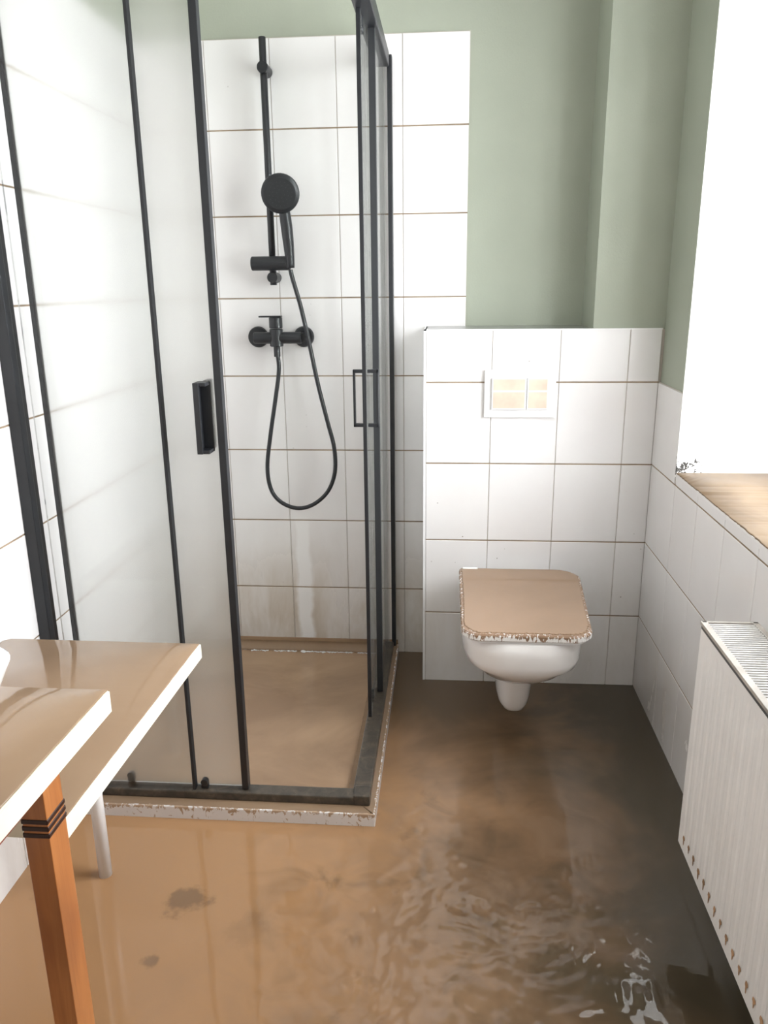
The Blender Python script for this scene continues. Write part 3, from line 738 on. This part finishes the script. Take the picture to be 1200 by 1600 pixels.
# wavy fin sheets seen between the slats
bm = bmesh.new()
for xx in (RX0+0.03, RX1-0.03):
    y = RY0+0.01; i = 0; pv = None
    while y < RY1-0.01:
        q = (xx+0.010*(1 if i % 2 else -1))
        a = bm.verts.new((q, y, RZ0+0.05)); b_ = bm.verts.new((q, y, RZ1-0.03))
        if pv: bm.faces.new((pv[0], a, b_, pv[1]))
        pv = (a, b_); y += 0.012; i += 1
Rr.append(bm_obj('convector_fins', bm, M_DGREY))
for y in (RY1-0.16, RY0+0.13): Rr.append(box('bracket', (RX1-0.002, XR-0.0005, y, y+0.03, RZ0+0.05, RZ1-0.06), M_RADW, None, 0.001))
child_of(rad, Rr)
sm = bpy.data.meshes.new('slat'); bmt = bmesh.new(); bx(bmt, RX0+0.009, RX1-0.009, -0.0013, 0.0013, -0.005, 0.0, 0.0); bmt.to_mesh(sm); bmt.free(); sm.materials.append(M_RADW)
y = RY1-0.013
while y > RY0+0.01:
    o = bpy.data.objects.new('slat', sm); COL.objects.link(o); o.parent = gr; o.location = (0, y, RZ1+0.0002); y -= 0.0088
# rust drips at the foot of each flute
dm = bpy.data.meshes.new('rust_drip')
def drip():
    bm = bmesh.new(); pts = []
    out = [(-0.0065, 0.004), (-0.005, 0.0085), (0, 0.010), (0.0055, 0.0085), (0.007, 0.003), (0.003, 0.0), (0.0015, -0.006), (0.0, -0.012), (-0.0015, -0.007), (-0.002, 0.0)]
    lo = [Vector((0, a, b_)) for a, b_ in out]; hi = [Vector((-0.0008, a*0.8, b_*0.8)) for a, b_ in out]
    loft(bm, [lo, hi]); bmesh.ops.recalc_face_normals(bm, faces=bm.faces); bm.to_mesh(dm); bm.free(); dm.materials.append(M_RUST)
drip()
for k in range(20):
    o = bpy.data.objects.new('rust_drip', dm); COL.objects.link(o)
    s = random.uniform(0.75, 1.1)
    o.location = (RX0-0.0002, -1.003-0.0318*k, RZ0+0.030+random.uniform(-0.002, 0.002)); o.scale = (1, s, random.uniform(0.85, 1.15)); child_of(rad, [o])

# ------------------------------------------------------------------ tables at the left
tb = empty('bench', (-0.66, -1.19, 0), 'low mud-covered bench top with cream edge, on a round white leg', 'table')
def slab(pts, z0, z1, m, name='top'):
    bm = bmesh.new(); loft(bm, [[Vector((x, y, z0)) for x, y in pts], [Vector((x, y, z1)) for x, y in pts]])
    bmesh.ops.bevel(bm, geom=[e for e in bm.edges if abs(e.verts[0].co.z-e.verts[1].co.z) < 1e-5 and e.verts[0].co.z > (z0+z1)/2], offset=0.0015, segments=2, affect='EDGES')
    return bm_obj(name, bm, m)
FZ0, FZ1 = 0.518, 0.55
far = [(-0.884, -1.484), (-0.468, -1.484), (-0.449, -0.905), (-0.868, -0.903), (-0.884, -0.915)]
u1 = slab(far, FZ0, FZ1, M_SLABEDGE)
u2 = mud_sheet('mud_layer', [(-0.883, -1.482), (-0.470, -1.482), (-0.451, -0.907), (-0.868, -0.905), (-0.882, -0.916)], FZ1, 0.0022, M_MUD, None, 0.0012, 25, 1.0, 0.01)
bm = bmesh.new(); cyl(bm, (-0.693, -0.965, -0.028), (-0.693, -0.965, FZ0), 0.0145, seg=32); u3 = bm_obj('leg', bm, M_PLASTIC, None, True)
bm = bmesh.new(); cyl(bm, (-0.82, -1.40, -0.028), (-0.82, -1.40, FZ0), 0.0145, seg=32); u4 = bm_obj('leg', bm, M_PLASTIC, None, True)
bm = bmesh.new()
for x, y in ((-0.693, -0.965), (-0.82, -1.40)): cyl(bm, (x, y, FZ0-0.012), (x, y, FZ0-0.0005), 0.024, bev=0.001)
u5 = bm_obj('leg_socket', bm, M_PLASTIC)
child_of(tb, [u1, u2, u3, u4, u5])

ws = empty('washstand', (-0.64, -1.75, 0), 'washstand with a cream-edged muddy top on turned orange wooden legs, at the left', 'table')
NZ0, NZ1 = 0.718, 0.75
v1 = slab([(-0.884, -2.02), (-0.404, -2.02), (-0.388, -1.467), (-0.884, -1.465)], NZ0, NZ1, M_SLABEDGE)
v2 = mud_sheet('mud_layer', [(-0.883, -2.019), (-0.406, -2.019), (-0.390, -1.468), (-0.883, -1.467)], NZ1, 0.0025, M_MUD, None, 0.0018, 30, 5.0, 0.01)
V = [v1, v2]
def wleg(cx, cy):
    bm = bmesh.new(); w_, d_ = 0.0165, 0.022
    zs = [-0.028, 0.600]
    bx(bm, cx-w_, cx+w_, cy-d_, cy+d_, -0.028, NZ0-0.0002, 0.0015)
    o = bm_obj('leg', bm, M_WOOD); o.location = (0, 0, 0)
    rr = []
    for z in (0.618, 0.628, 0.638):
        bm = bmesh.new(); bx(bm, cx-w_-0.0012, cx+w_+0.0012, cy-d_-0.0012, cy+d_+0.0012, z-0.0034, z+0.0034, 0.0015, 3); rr.append(bm_obj('ring_bead', bm, M_DARKWOOD))
    return o, rr
legs = [wleg(-0.440, -1.578), wleg(-0.440, -1.96), wleg(-0.85, -1.96), wleg(-0.85, -1.578)]
V += [l for l, _ in legs]
bm = bmesh.new(); bx(bm, -0.425, -0.412, -1.94, -1.60, NZ0-0.022, NZ0-0.0002); v = bm_obj('apron', bm, M_REDWOOD); V.append(v)
bm = bmesh.new(); bx(bm, -0.86, -0.84, -1.94, -1.60, NZ0-0.052, NZ0-0.0002); V.append(bm_obj('apron', bm, M_REDWOOD))
child_of(ws, V)
for l, rr in legs:
    for r_ in rr: sub(r_, l)

bs = empty('wash_basin', (-0.63, -1.76, NZ1+0.003), 'white countertop wash basin with rounded corners, cut off at the left edge', 'basin')
def bring(i, z): return rrect(-0.845+i, -0.427-i, -1.955+i, -1.578-i, 0.07-i*0.3, 0.055-i*0.2, z, 8)
bm = bmesh.new()
loft(bm, [bring(0.07, NZ1+0.0028), bring(0.055, NZ1+0.010), bring(0.03, NZ1+0.05), bring(0.010, NZ1+0.09), bring(0.002, NZ1+0.112), bring(0.0, NZ1+0.118), bring(0.003, NZ1+0.1215), bring(0.009, NZ1+0.1215), bring(0.013, NZ1+0.117), bring(0.03, NZ1+0.07), bring(0.07, NZ1+0.025), bring(0.12, NZ1+0.018)])
c1 = bm_obj('bowl', bm, M_CERAMIC, None, True)
bm = bmesh.new(); cyl(bm, (-0.63, -1.76, NZ1+0.018), (-0.63, -1.76, NZ1+0.022), 0.022, bev=0.001); c2 = bm_obj('drain', bm, M_STEEL)
child_of(bs, [c1, c2])
